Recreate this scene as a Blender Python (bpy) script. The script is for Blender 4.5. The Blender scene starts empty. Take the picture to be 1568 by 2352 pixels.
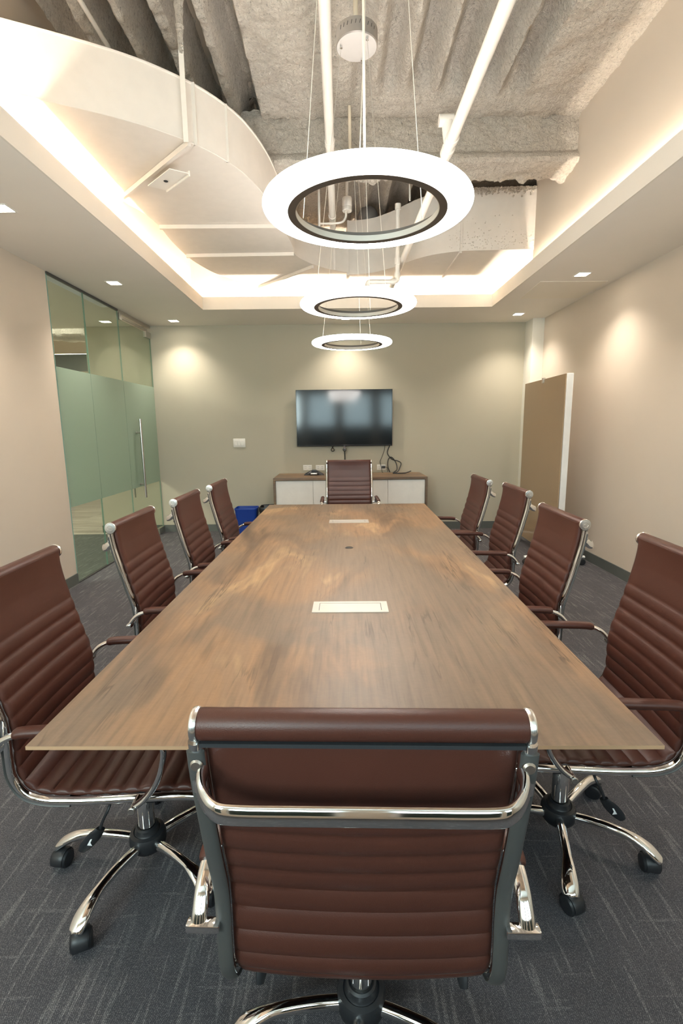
import bpy, bmesh, math, random
from mathutils import Vector, Matrix, noise
PI = math.pi
R = math.radians
random.seed(7)
SC = bpy.context.scene
COL = SC.collection

# ------------------------------------------------------------------ materials
def lin(c):
    return tuple(((v / 255) / 12.92 if v / 255 <= 0.04045 else ((v / 255 + 0.055) / 1.055) ** 2.4) for v in c)

class Mat:
    def __init__(s, name):
        s.m = bpy.data.materials.new(name); s.m.use_nodes = True
        s.nt = s.m.node_tree; s.b = s.nt.nodes['Principled BSDF']; s.out = s.nt.nodes['Material Output']
    def n(s, t, **kw):
        nd = s.nt.nodes.new(t)
        for k, v in kw.items():
            if k in nd.inputs: nd.inputs[k].default_value = v
            else: setattr(nd, k, v)
        return nd
    def l(s, a, b): s.nt.links.new(a, b)
    def set(s, **kw):
        for k, v in kw.items():
            k = k.replace('_', ' ')
            s.b.inputs[k].default_value = v
        return s
    def obj(s, scale=(1, 1, 1), rot=(0, 0, 0), loc=(0, 0, 0)):
        tc = s.n('ShaderNodeTexCoord'); mp = s.n('ShaderNodeMapping')
        mp.inputs['Scale'].default_value = scale; mp.inputs['Rotation'].default_value = rot; mp.inputs['Location'].default_value = loc
        s.l(tc.outputs['Object'], mp.inputs['Vector']); return mp.outputs[0]
    def noise(s, vec, scale, detail=4, rough=.5, dist=0):
        nd = s.n('ShaderNodeTexNoise'); nd.inputs['Scale'].default_value = scale; nd.inputs['Detail'].default_value = detail
        nd.inputs['Roughness'].default_value = rough; nd.inputs['Distortion'].default_value = dist
        s.l(vec, nd.inputs['Vector']); return nd.outputs['Fac']
    def ramp(s, fac, stops, interp='LINEAR'):
        nd = s.n('ShaderNodeValToRGB'); nd.color_ramp.interpolation = interp
        e = nd.color_ramp.elements
        while len(e) < len(stops): e.new(.5)
        for i, (p, c) in enumerate(stops):
            e[i].position = p; e[i].color = (c, c, c, 1) if isinstance(c, (int, float)) else (*c[:3], 1)
        s.l(fac, nd.inputs[0]); return nd.outputs[0]
    def mix(s, fac, a, b, mode='MIX'):
        nd = s.n('ShaderNodeMix', data_type='RGBA', blend_type=mode)
        for i, v in ((0, fac), (6, a), (7, b)):
            if isinstance(v, bpy.types.NodeSocket): s.l(v, nd.inputs[i])
            elif i == 0: nd.inputs[0].default_value = v
            else: nd.inputs[i].default_value = (*v[:3], 1)
        return nd.outputs[2]
    def math(s, op, a, b=0.0, c=0.0):
        nd = s.n('ShaderNodeMath', operation=op)
        for i, v in enumerate((a, b, c)):
            if isinstance(v, bpy.types.NodeSocket): s.l(v, nd.inputs[i])
            else: nd.inputs[i].default_value = v
        return nd.outputs[0]
    def bump(s, h, strength=.3, dist=.002):
        nd = s.n('ShaderNodeBump'); nd.inputs['Strength'].default_value = strength; nd.inputs['Distance'].default_value = dist
        s.l(h, nd.inputs['Height']); s.l(nd.outputs[0], s.b.inputs['Normal'])
    def col(s, c):
        if isinstance(c, bpy.types.NodeSocket): s.l(c, s.b.inputs['Base Color'])
        else: s.b.inputs['Base Color'].default_value = (*c[:3], 1)

def plain(name, c, rough=.5, metal=0, spec=.5, grain=0):
    M = Mat(name); M.set(Roughness=rough, Metallic=metal); M.b.inputs['Specular IOR Level'].default_value = spec
    v = M.obj(); f = M.noise(v, 14, 3)
    M.col(M.mix(f, tuple(x * .94 for x in c), tuple(min(1, x * 1.05) for x in c)))
    if grain: M.bump(M.noise(v, grain, 2), .15, .001)
    return M.m

def paint(name, c):
    M = Mat(name); M.set(Roughness=.62); M.b.inputs['Specular IOR Level'].default_value = .3
    v = M.obj(); f = M.noise(v, 3, 3)
    M.col(M.mix(f, tuple(x * .97 for x in c), tuple(min(1, x * 1.02) for x in c)))
    M.bump(M.noise(v, 260, 2), .08, .001)
    return M.m

def emis(name, c, s):
    M = Mat(name); e = M.n('ShaderNodeEmission'); e.inputs[0].default_value = (*c, 1); e.inputs[1].default_value = s
    M.l(e.outputs[0], M.out.inputs[0]); return M.m

m_wall_back = paint('paint_sage', (.475, .44, .345))
m_wall = paint('paint_cream', (.66, .575, .48))
m_ceil = paint('paint_ceiling', (.90, .85, .78))
m_trim = paint('paint_trim_white', (.84, .79, .71))
m_column = paint('paint_column_white', (.78, .76, .68))
m_hatch = paint('paint_hatch', (.90, .84, .74))
m_base = plain('rubber_baseboard', (.105, .115, .105), .6)
m_duct = plain('painted_duct', (.74, .68, .61), .5, 0, .4)
m_pipe = plain('painted_pipe', (.80, .75, .68), .4)
m_chrome = plain('chrome', (.86, .86, .86), .07, 1)
m_cap = plain('polished_end_cap', (.90, .89, .87), .25, 1)
m_steel = plain('brushed_steel', (.62, .59, .55), .28, 1)
m_alum = plain('satin_aluminium', (.60, .58, .55), .35, .9)
m_railback = plain('dark_rail_lining', (.062, .061, .058), .45)
m_blackp = plain('black_plastic', (.018, .019, .022), .42)
m_darkgrey = plain('dark_grey_plastic', (.05, .052, .058), .5)
m_strip = plain('black_strip', (.02, .022, .025), .55, grain=800)
m_whitep = plain('white_plastic', (.82, .79, .73), .35)
m_slot = plain('dark_slot', (.03, .03, .03), .6)
m_cabwhite = plain('cabinet_white', (.80, .76, .70), .4)
m_blue = plain('blue_plastic', (.008, .045, .30), .4)
m_bag = plain('black_bag', (.012, .012, .013), .3)
m_grommet = plain('dark_grommet', (.02, .02, .02), .3)
m_box = plain('power_box_plate', (.52, .475, .42), .35, .3)
m_canopy = plain('canopy_grey', (.40, .37, .34), .35, .6)
m_ringmetal = plain('ring_metal', (.17, .155, .14), .5, .1)
m_ringlip = plain('ring_silver_lip', (.80, .78, .72), .35)
m_wire = plain('steel_wire', (.75, .70, .62), .35, .6)
m_cord = plain('clear_power_cord', (.80, .70, .55), .4)
m_whitemetal = plain('white_metal', (.78, .78, .76), .35)
m_mark = plain('white_print', (.85, .85, .85), .5)

# leather
M = Mat('brown_leather'); M.set(Roughness=.43); M.b.inputs['Specular IOR Level'].default_value = .42
v = M.obj(); f = M.noise(v, 9, 3)
M.col(M.mix(f, (.056, .0172, .0108), (.076, .0240, .0152)))
vo = M.n('ShaderNodeTexVoronoi'); vo.inputs['Scale'].default_value = 520; M.l(v, vo.inputs['Vector'])
M.bump(vo.outputs['Distance'], .22, .0006); m_leather = M.m

# wood laminate
def wood(name, bright=1.0, along='y', scale=1.0):
    M = Mat(name); M.set(Roughness=.42); M.b.inputs['Specular IOR Level'].default_value = .4
    st = (1, .26, 1) if along == 'y' else (.16, 1, 1)
    v1 = M.obj(tuple(x * scale for x in st))
    patch = M.noise(v1, 4.2, 3, .55, .9)
    c1 = M.ramp(patch, [(.30, (.105, .066, .042)), (.42, (.165, .102, .060)), (.50, (.25, .146, .078)), (.57, (.22, .136, .080)), (.66, (.345, .220, .115)), (.75, (.26, .150, .080))])
    v2 = M.obj(tuple(x * scale for x in ((1, .045, 1) if along == 'y' else (.045, 1, 1))))
    grain = M.noise(v2, 60, 5, .6, .3)
    gr = M.ramp(grain, [(.3, .78), (.5, 1.0), (.72, 1.14)])
    c2 = M.mix(1.0, c1, gr, 'MULTIPLY')
    v5 = M.obj(tuple(x * scale for x in ((.6, .42, 1) if along == 'y' else (.42, .6, 1))), loc=(3, 1, 0))
    greyp = M.noise(v5, 3.4, 3, .5, .5)
    gm = M.ramp(greyp, [(.42, 0.0), (.58, .80)])
    c2 = M.mix(gm, c2, M.mix(1.0, (.150, .110, .078), gr, 'MULTIPLY'))
    # dark cracks: thin iso-lines of a stretched noise, gated by a second noise
    v3 = M.obj(tuple(x * scale for x in ((1, .06, 1) if along == 'y' else (.06, 1, 1))), loc=(5, 2, 0))
    iso = M.noise(v3, 6.0, 5, .62, .12)
    d = M.math('ABSOLUTE', M.math('SUBTRACT', iso, .5))
    crack = M.ramp(d, [(0.0, 1.0), (.003, .9), (.009, .0)])
    v4 = M.obj(tuple(x * scale for x in ((1, .5, 1) if along == 'y' else (.5, 1, 1))), loc=(1, 9, 0))
    gate = M.ramp(M.noise(v4, 3.6, 3), [(.49, 0.0), (.60, 1.0)])
    cm = M.math('MULTIPLY', crack, gate)
    c3 = M.mix(M.math('MULTIPLY', cm, .72), c2, (.06, .038, .026))
    # fine yellow cross figure
    v6 = M.obj(tuple(x * scale for x in ((.5, 1, 1) if along == 'y' else (1, .5, 1))))
    fig = M.ramp(M.noise(v6, 130, 3, .6), [(.40, .97), (.62, 1.03)])
    c4 = M.mix(1.0, c3, fig, 'MULTIPLY')
    if bright != 1: c4 = M.mix(1.0, c4, (bright, bright, bright), 'MULTIPLY')
    M.col(c4); M.bump(M.math('SUBTRACT', grain, M.math('MULTIPLY', cm, .8)), .10, .0006)
    return M.m
m_wood = wood('rustic_wood_laminate', 1.03)
m_woodcred = wood('walnut_laminate', .95, 'x', 1.5)
m_woodedge = plain('wood_edge_band', (.46, .29, .17), .45)
M = Mat('pale_plank_floor'); M.set(Roughness=.35)
br = M.n('ShaderNodeTexBrick'); br.inputs['Scale'].default_value = 1; br.inputs['Brick Width'].default_value = 1.2; br.inputs['Row Height'].default_value = .15
br.inputs['Color1'].default_value = (.50, .45, .38, 1); br.inputs['Color2'].default_value = (.34, .30, .25, 1); br.inputs['Mortar'].default_value = (.2, .17, .14, 1); br.inputs['Mortar Size'].default_value = .003
M.l(M.obj(), br.inputs['Vector'])
M.col(M.mix(1.0, br.outputs[0], M.ramp(M.noise(M.obj((.12, 1, 1)), 22, 4), [(.3, .75), (.7, 1.2)]), 'MULTIPLY')); m_plank = M.m

# carpet
def carpet(name, base, streak, gain=1.0):
    M = Mat(name); M.set(Roughness=.95); M.b.inputs['Specular IOR Level'].default_value = .1
    def dash(sx, sy, w, lo, hi, loc):
        v = M.obj((sx, sy, 1), loc=loc)
        f = M.noise(v, w, 1.5, .5, .05)
        return M.ramp(f, [(lo, 0.0), (hi, 1.0)])
    d1 = dash(1, .07, 62, .60, .645, (0, 0, 0))
    d1b = dash(1, .10, 30, .60, .70, (3, 0, 0))
    d2 = dash(.09, 1, 55, .655, .70, (7, 3, 0))
    v = M.obj(rot=(0, 0, R(45)))
    ch = M.n('ShaderNodeTexVoronoi'); ch.inputs['Scale'].default_value = 300; ch.inputs['Randomness'].default_value = .35; M.l(v, ch.inputs['Vector'])
    dots = M.ramp(ch.outputs['Distance'], [(.20, 1.0), (.42, .0)])
    f0 = M.noise(M.obj(), 5, 3)
    c = M.mix(f0, tuple(x * .82 for x in base), tuple(x * 1.15 for x in base))
    lo = M.noise(M.obj(), 190, 2)
    st = M.math('MAXIMUM', M.math('MULTIPLY', d1, .75), M.math('MAXIMUM', M.math('MULTIPLY', d1b, .38), M.math('MULTIPLY', d2, .42)))
    gate = M.ramp(lo, [(.36, .16), (.60, .50)])
    amt = M.math('MULTIPLY', dots, M.math('MINIMUM', M.math('ADD', gate, M.math('MULTIPLY', st, .75)), 1.0))
    c = M.mix(amt, c, tuple(min(1, x * 1.7) for x in streak))
    c = M.mix(M.math('MULTIPLY', st, .24), c, streak)
    M.col(c); M.bump(M.math('ADD', ch.outputs['Distance'], st), .5, .002)
    return M.m
m_carpet = carpet('charcoal_carpet', (.066, .0635, .072), (.22, .215, .21))
m_carpet2 = carpet('grey_corridor_carpet', (.095, .10, .09), (.26, .27, .24))

# sprayed fireproofing
M = Mat('sprayed_fireproofing'); M.set(Roughness=1.0); M.b.inputs['Specular IOR Level'].default_value = .05
v = M.obj()
n1 = M.noise(v, 42, 6, .72, .6); n2 = M.noise(v, 95, 4, .7); n3 = M.noise(v, 4, 3)
c = M.ramp(n1, [(.28, (.36, .29, .22)), (.40, (.74, .66, .565)), (.62, (.88, .80, .70))])
c = M.mix(M.ramp(n3, [(.35, 0.0), (.7, .30)]), c, (.66, .60, .53))
spk = M.ramp(n2, [(.33, .62), (.43, 1.0)])
M.col(M.mix(1.0, c, spk, 'MULTIPLY'))
M.bump(M.math('ADD', M.math('MULTIPLY', n1, 1.0), M.math('MULTIPLY', n2, .3)), 1.0, .028); m_spray = M.m

# glass
def fres(M, ior):
    fr = M.n('ShaderNodeFresnel'); g = M.n('ShaderNodeNewGeometry')
    M.l(M.math('ADD', M.math('MULTIPLY', g.outputs['Backfacing'], 1 / ior - ior), ior), fr.inputs[0]); return fr
def glass_mat(name, tint, refl_rough=0.0):
    M = Mat(name); nt = M.nt
    tr = M.n('ShaderNodeBsdfTransparent'); tr.inputs[0].default_value = (*tint, 1)
    gl = M.n('ShaderNodeBsdfGlossy'); gl.inputs['Roughness'].default_value = refl_rough; gl.inputs[0].default_value = (.9, .95, .9, 1)
    fr = fres(M, 1.5)
    mx = M.n('ShaderNodeMixShader'); M.l(fr.outputs[0], mx.inputs[0]); M.l(tr.outputs[0], mx.inputs[1]); M.l(gl.outputs[0], mx.inputs[2])
    M.l(mx.outputs[0], M.out.inputs[0]); return M.m
m_glass = glass_mat('clear_glass', (.86, .92, .87))
m_glass_edge = plain('glass_edge', (.20, .34, .28), .2)
M = Mat('frosted_film')
df = M.n('ShaderNodeBsdfDiffuse'); df.inputs[0].default_value = (.42, .52, .43, 1)
tl = M.n('ShaderNodeBsdfTranslucent'); tl.inputs[0].default_value = (.46, .60, .49, 1)
a = M.n('ShaderNodeMixShader'); a.inputs[0].default_value = .45; M.l(df.outputs[0], a.inputs[1]); M.l(tl.outputs[0], a.inputs[2])
gl = M.n('ShaderNodeBsdfGlossy'); gl.inputs['Roughness'].default_value = .25
fr = fres(M, 1.35)
b2 = M.n('ShaderNodeMixShader'); M.l(fr.outputs[0], b2.inputs[0]); M.l(a.outputs[0], b2.inputs[1]); M.l(gl.outputs[0], b2.inputs[2])
M.l(b2.outputs[0], M.out.inputs[0]); m_frost = M.m
M = Mat('bronze_back_painted_glass')
tr = M.n('ShaderNodeBsdfTransparent'); tr.inputs[0].default_value = (.60, .44, .28, 1)
df = M.n('ShaderNodeBsdfDiffuse'); df.inputs[0].default_value = (.50, .365, .23, 1)
a = M.n('ShaderNodeMixShader'); a.inputs[0].default_value = .82; M.l(tr.outputs[0], a.inputs[1]); M.l(df.outputs[0], a.inputs[2])
gl = M.n('ShaderNodeBsdfGlossy'); gl.inputs['Roughness'].default_value = .06
fr = fres(M, 1.4)
b2 = M.n('ShaderNodeMixShader'); M.l(fr.outputs[0], b2.inputs[0]); M.l(a.outputs[0], b2.inputs[1]); M.l(gl.outputs[0], b2.inputs[2])
M.l(b2.outputs[0], M.out.inputs[0]); m_bronze = M.m
M = Mat('tv_screen'); M.set(Roughness=.10); M.col((.010, .011, .012)); M.b.inputs['IOR'].default_value = 1.5
M.bump(M.noise(M.obj((1, 1, .6)), 1.6, 1), .06, .02); m_screen = M.m

m_ring = emis('ring_diffuser', (1, .95, .89), 10)
m_down = emis('downlight_diffuser', (1, .90, .76), 14)
m_led = emis('led_strip_glow', (1, .88, .73), 60)

# ------------------------------------------------------------------ mesh helpers
class MB:
    def __init__(s): s.v = []; s.f = []; s.mi = []
    def add(s, vs, fs, mi=0):
        o = len(s.v); s.v += [tuple(p) for p in vs]; s.f += [tuple(i + o for i in f) for f in fs]; s.mi += [mi] * len(fs); return s
    def box(s, x0, x1, y0, y1, z0, z1, mi=0):
        vs = [(x0, y0, z0), (x1, y0, z0), (x1, y1, z0), (x0, y1, z0), (x0, y0, z1), (x1, y0, z1), (x1, y1, z1), (x0, y1, z1)]
        return s.add(vs, [(0, 3, 2, 1), (4, 5, 6, 7), (0, 1, 5, 4), (1, 2, 6, 5), (2, 3, 7, 6), (3, 0, 4, 7)], mi)
    def cbox(s, c, d, mi=0):
        return s.box(c[0] - d[0] / 2, c[0] + d[0] / 2, c[1] - d[1] / 2, c[1] + d[1] / 2, c[2] - d[2] / 2, c[2] + d[2] / 2, mi)
    def bbox(s, x0, x1, y0, y1, z0, z1, r=.004, seg=2, mi=0):
        bm = bmesh.new(); bmesh.ops.create_cube(bm, size=1)
        for v in bm.verts:
            v.co = Vector((x0 + (v.co.x + .5) * (x1 - x0), y0 + (v.co.y + .5) * (y1 - y0), z0 + (v.co.z + .5) * (z1 - z0)))
        bmesh.ops.bevel(bm, geom=list(bm.edges) + list(bm.verts), offset=r, segments=seg, affect='EDGES', profile=.5)
        return s.bm(bm, mi)
    def bm(s, bm, mi=0):
        bm.verts.index_update()
        s.add([v.co[:] for v in bm.verts], [[v.index for v in f.verts] for f in bm.faces], mi); bm.free(); return s
    def prism(s, poly, z0, z1, mi=0):
        n = len(poly)
        a = sum(poly[i][0] * poly[(i + 1) % n][1] - poly[(i + 1) % n][0] * poly[i][1] for i in range(n))
        if a < 0: poly = poly[::-1]
        vs = [(x, y, z0) for x, y in poly] + [(x, y, z1) for x, y in poly]
        fs = [tuple(range(n))[::-1], tuple(range(n, 2 * n))] + [(i, (i + 1) % n, (i + 1) % n + n, i + n) for i in range(n)]
        return s.add(vs, fs, mi)
    def tube(s, pts, r, seg=12, ref=None, ry=None, cap=True, closed=False, mi=0):
        # r, ry: scalars or lists: half width along ref and half width across
        P = [Vector(p) for p in pts]; n = len(P); vs = []; fs = []
        prev = None
        for i in range(n):
            if closed: t = (P[(i + 1) % n] - P[i - 1]).normalized()
            else: t = (P[min(i + 1, n - 1)] - P[max(i - 1, 0)]).normalized()
            if ref is not None: a = Vector(ref); a = (a - t * a.dot(t)).normalized()
            else:
                a = prev if prev is not None else (Vector((0, 0, 1)) if abs(t.z) < .9 else Vector((1, 0, 0)))
                a = (a - t * a.dot(t)).normalized(); prev = a
            b = t.cross(a)
            ra = r[i] if isinstance(r, (list, tuple)) else r
            rb = ra if ry is None else (ry[i] if isinstance(ry, (list, tuple)) else ry)
            for k in range(seg):
                q = 2 * PI * k / seg
                vs.append(P[i] + a * (ra * math.cos(q)) + b * (rb * math.sin(q)))
        m = n if closed else n - 1
        for i in range(m):
            j = (i + 1) % n
            for k in range(seg):
                fs.append((i * seg + k, i * seg + (k + 1) % seg, j * seg + (k + 1) % seg, j * seg + k))
        if cap and not closed:
            fs.append(tuple(range(seg))[::-1]); fs.append(tuple((n - 1) * seg + k for k in range(seg)))
        return s.add(vs, fs, mi)
    def lathe(s, prof, c=(0, 0, 0), seg=32, axis='z', closed=False, mi=0):
        vs = []; fs = []; n = len(prof)
        for r_, h in prof:
            for k in range(seg):
                a = 2 * PI * k / seg; x, y = r_ * math.cos(a), r_ * math.sin(a)
                p = {'z': (x, y, h), 'x': (h, x, y), 'y': (x, h, y)}[axis]
                vs.append((c[0] + p[0], c[1] + p[1], c[2] + p[2]))
        m = n if closed else n - 1
        for i in range(m):
            j = (i + 1) % n
            for k in range(seg): fs.append((i * seg + k, i * seg + (k + 1) % seg, j * seg + (k + 1) % seg, j * seg + k))
        if not closed:
            if prof[0][0] > 1e-5: fs.append(tuple(range(seg))[::-1])
            if prof[-1][0] > 1e-5: fs.append(tuple((n - 1) * seg + k for k in range(seg)))
        return s.add(vs, fs, mi)
    def build(s, name, mats, parent=None, smooth=True, loc=None, fixn=True):
        me = bpy.data.meshes.new(name); me.from_pydata(s.v, [], s.f)
        if not isinstance(mats, (list, tuple)): mats = [mats]
        for m in mats: me.materials.append(m)
        for p, i in zip(me.polygons, s.mi): p.material_index = i
        if fixn:
            bm = bmesh.new(); bm.from_mesh(me); bmesh.ops.remove_doubles(bm, verts=bm.verts, dist=1e-6)
            bmesh.ops.recalc_face_normals(bm, faces=bm.faces); bm.to_mesh(me); bm.free()
        if smooth:
            me.polygons.foreach_set('use_smooth', [True] * len(me.polygons))
            try: me.set_sharp_from_angle(angle=R(38))
            except Exception: pass
        me.update()
        o = bpy.data.objects.new(name, me); COL.objects.link(o)
        if parent: o.parent = parent
        if loc: o.location = loc
        return o

def tag(o, label=None, cat=None, group=None, kind=None):
    if label: o['label'] = label
    if cat: o['category'] = cat
    if group: o['group'] = group
    if kind: o['kind'] = kind
    return o
def empty(name, loc, rz=0, **kw):
    o = bpy.data.objects.new(name, None); COL.objects.link(o); o.location = loc; o.rotation_euler = (0, 0, rz)
    o.empty_display_size = .1
    return tag(o, **kw)
def struct(mb, name, mat, parent=None, **kw):
    o = mb.build(name, mat, parent, **kw)
    if parent is None: o['kind'] = 'structure'
    return o
def copy_tree(o, parent=None):
    c = o.copy(); COL.objects.link(c); c.parent = parent
    for ch in list(o.children): copy_tree(ch, c)
    return c
def catmull(pts, n=6):
    P = [Vector(p) for p in pts]; P = [P[0] * 2 - P[1]] + P + [P[-1] * 2 - P[-2]]; out = []
    for i in range(1, len(P) - 2):
        for k in range(n):
            t = k / n
            out.append(.5 * ((2 * P[i]) + (P[i + 1] - P[i - 1]) * t + (2 * P[i - 1] - 5 * P[i] + 4 * P[i + 1] - P[i + 2]) * t * t + (-P[i - 1] + 3 * P[i] - 3 * P[i + 1] + P[i + 2]) * t ** 3))
    out.append(P[-2]); return out

# ------------------------------------------------------------------ room constants
XL, XR, YB, YF, ZC = -2.526, 2.666, 6.914, -1.3, 2.807
LX0, LX1, LY0, LY1, LIPZ = -1.561, 1.787, -.45, 6.024, 2.945
GY = 4.555
DECK = 3.74

# floor
struct(MB().box(XL, XR, YF, YB, -.12, 0), 'floor', m_carpet, smooth=False)
struct(MB().box(-8, XL, 2.0, 6.79, -.12, 0), 'floor_corridor', m_carpet2, smooth=False)
struct(MB().box(-8, XL, 6.79, 11.2, -.12, 0), 'floor_planks', m_plank, smooth=False)
# walls
mb = MB().box(-3.395, XR + .12, YB, YB + .12, 0, ZC)
struct(mb, 'wall_back', m_wall_back, smooth=False)
struct(MB().box(XL - .12, XL, YF, GY, 0, ZC), 'wall_left', m_wall, smooth=False)
struct(MB().box(XR, XR + .12, YF, YB, 0, ZC), 'wall_right', m_wall, smooth=False)
struct(MB().box(2.515, XR, 6.66, YB, 0, ZC), 'wall_column', m_column, smooth=False)
# front wall with three windows (behind the camera)
WZ0, WZT, WZ1 = .35, 1.45, 2.45
wins = [(-2.3, -1.15), (-.95, -.1), (.1, 1.0), (1.2, 2.3)]
mb = MB().box(XL - .12, XR + .12, YF - .15, YF, 0, WZ0).box(XL - .12, XR + .12, YF - .15, YF, WZ1, ZC)
xs = [XL - .12] + [q for w in wins for q in w] + [XR + .12]
for i in range(0, len(xs), 2): mb.box(xs[i], xs[i + 1], YF - .15, YF, WZ0, WZ1)
struct(mb, 'wall_front', m_wall, smooth=False)
m_spandrel = plain('dark_green_glass', (.03, .045, .038), .15)
for i, (a, b) in enumerate(wins):
    w = empty(f'window_{i+1}', ((a + b) / 2, YF - .08, WZ0), kind='structure')
    hw = (b - a) / 2; hh = WZ1 - WZ0; zt = WZT - WZ0
    f = MB()
    for x0, x1, z0, z1 in ((-hw, hw, 0, .05), (-hw, hw, hh - .05, hh), (-hw, -hw + .05, 0, hh), (hw - .05, hw, 0, hh), (-hw, hw, zt - .05, zt + .05)):
        f.box(x0, x1, -.03, .03, z0, z1)
    f.build('window_frame', m_whitemetal, w, smooth=False)
    MB().box(-hw + .05, hw - .05, -.004, .004, zt + .05, hh - .05).build('window_pane', m_glass, w, smooth=False)
    MB().box(-hw + .05, hw - .05, -.004, .004, .05, zt - .05).build('lower_panel', m_spandrel, w, smooth=False)
# baseboards
BH = .10
struct(MB().box(XL, 2.515, YB - .01, YB, 0, BH), 'baseboard_back', m_base, smooth=False)
struct(MB().box(XL, XL + .01, YF, GY, 0, BH), 'baseboard_left', m_base, smooth=False)
struct(MB().box(XR - .01, XR, YF, 6.66, 0, BH), 'baseboard_right', m_base, smooth=False)
struct(MB().box(2.505, XR - .01, 6.65, 6.66, 0, BH).box(2.505, 2.515, 6.66, YB - .01, 0, BH), 'baseboard_column', m_base, smooth=False)
struct(MB().box(-3.395, XL - .02, YB - .01, YB, 0, BH), 'baseboard_corridor', m_base, smooth=False)

# soffit ceiling with an opening, and its raised fascia
t = .012
mb = MB().box(XL, LX0 - t, YF, YB, ZC, ZC + .03).box(LX1 + t, XR, YF, YB, ZC, ZC + .03).box(LX0 - t, LX1 + t, LY1 + t, YB, ZC, ZC + .03).box(LX0 - t, LX1 + t, YF, LY0 - t, ZC, ZC + .03)
struct(mb, 'ceiling', m_ceil, smooth=False)
t = .012
struct(MB().box(LX0 - t, LX0, LY0, LY1, ZC, LIPZ), 'trim_1', m_trim, smooth=False)
struct(MB().box(LX1, LX1 + t, LY0, LY1, ZC, LIPZ), 'trim_2', m_trim, smooth=False)
struct(MB().box(LX0 - t, LX1 + t, LY1, LY1 + t, ZC, LIPZ), 'trim_3', m_trim, smooth=False)
struct(MB().box(LX0 - t, LX1 + t, LY0 - t, LY0, ZC, LIPZ), 'trim_4', m_trim, smooth=False)
# plenum walls above the soffit
PXL, PXR, PYB = -1.76, 1.835, 6.33
struct(MB().box(PXR, PXR + .1, -1.2, 4.95, ZC + .03, 3.95), 'wall_plenum_right', m_wall, smooth=False)
struct(MB().box(PXR + .1, 2.7, 4.85, 4.95, ZC + .03, 3.95).box(2.6, 2.7, 4.95, 7.2, ZC + .03, 3.95), 'wall_plenum_corner', m_wall, smooth=False)
struct(MB().box(PXL - .1, PXL, -1.2, 2.58, ZC + .03, 3.95).box(PXL - .1, PXL, 2.58, 3.90, 3.41, 3.95)
       .box(PXL - .1, PXL, 2.58, 3.90, ZC + .03, 3.06).box(PXL - .1, PXL, 3.90, PYB, ZC + .03, 3.95), 'wall_plenum_left', m_wall, smooth=False)
struct(MB().box(PXL - .1, 2.7, PYB, PYB + .1, ZC + .03, 3.95), 'wall_plenum_back', m_wall, smooth=False)
struct(MB().box(PXL - .1, PXR + .1, -1.3, -1.2, ZC + .03, 3.95), 'wall_plenum_front', m_wall, smooth=False)

# sprayed deck: flutes running along y
def deck_h(x, y):
    def smooth(a): a = max(0, min(1, a)); return a * a * (3 - 2 * a)
    amp = 0
    for g, w, d in ((-1.72, .06, .22), (-1.55, .055, .24), (-1.32, .055, .24), (-1.105, .055, .25), (-.865, .055, .26), (-.645, .055, .24),
                 (.19, .05, .08), (.39, .058, .12), (.61, .064, .16), (.82, .064, .16), (1.035, .064, .16), (1.235, .058, .15)):
        dx = abs(x + .03 * noise.noise(Vector((x, y * 1.3, 4))) - g) / w
        amp = max(amp, d * smooth(1.25 - dx * .75))
    if y > 4.3: amp *= 1.0
    fade = 1.0 if (y < 3.75 or y > 4.5 or x < -.5) else smooth((4.0 - y) / .25)
    amp *= fade
    n = .022 * noise.fractal(Vector((x * 7, y * 7, 0)), 1.0, 2.2, 3) + .012 * noise.noise(Vector((x * 30, y * 30, 3)))
    return DECK + amp - n
def grid_surf(x0, x1, y0, y1, step, hf):
    nx = int((x1 - x0) / step) + 1; ny = int((y1 - y0) / step) + 1
    vs = []
    for j in range(ny + 1):
        for i in range(nx + 1):
            x = x0 + (x1 - x0) * i / nx; y = y0 + (y1 - y0) * j / ny; vs.append((x, y, hf(x, y)))
    fs = [(j * (nx + 1) + i, (j + 1) * (nx + 1) + i, (j + 1) * (nx + 1) + i + 1, j * (nx + 1) + i + 1) for j in range(ny) for i in range(nx)]
    return MB().add(vs, fs)
struct(grid_surf(PXL - .02, PXR + .04, .6, 4.3, .016, deck_h), 'ceiling_deck', m_spray, fixn=False)
struct(grid_surf(PXL - .02, 2.62, 4.3, 6.35, .03, deck_h), 'ceiling_deck_rear', m_spray, fixn=False)
struct(MB().box(-2.6, 2.8, -1.4, 7.3, 3.99, 4.05), 'ceiling_slab', m_wall, smooth=False)
# sprayed beam across
prof = [(4.17, 3.80), (4.15, 3.74), (4.145, 3.66), (4.145, 3.56), (4.14, 3.50), (4.11, 3.47), (4.10, 3.44), (4.115, 3.415), (4.2, 3.405), (4.3, 3.405), (4.38, 3.41), (4.40, 3.43), (4.40, 3.48), (4.37, 3.51), (4.36, 3.6), (4.36, 3.80)]
pp = []
for i in range(len(prof) - 1):
    a, b = Vector(prof[i]), Vector(prof[i + 1]); k = max(1, int((b - a).length / .014))
    pp += [a.lerp(b, j / k) for j in range(k)]
pp.append(Vector(prof[-1]))
mb = MB(); nx = 240; vs = []
for i in range(nx + 1):
    x = PXL - .05 + (PXR + .03 - PXL + .05) * i / nx
    for p in pp:
        q = Vector((x, p.x, p.y)); n = .02 * noise.fractal(q * 8, 1, 2.2, 3) + .012 * noise.noise(q * 34)
        back = max(0, min(1, (p.x - 4.3) / .06)); drip = back * max(0, noise.noise(Vector((x * 9, 0, 7))) + .1) * .05
        c = Vector((x, 4.25, 3.62)); d = (q - c); d.x = 0; d.normalize()
        q = q + d * n; q.z -= drip; vs.append(q)
m_ = len(pp)
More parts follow.
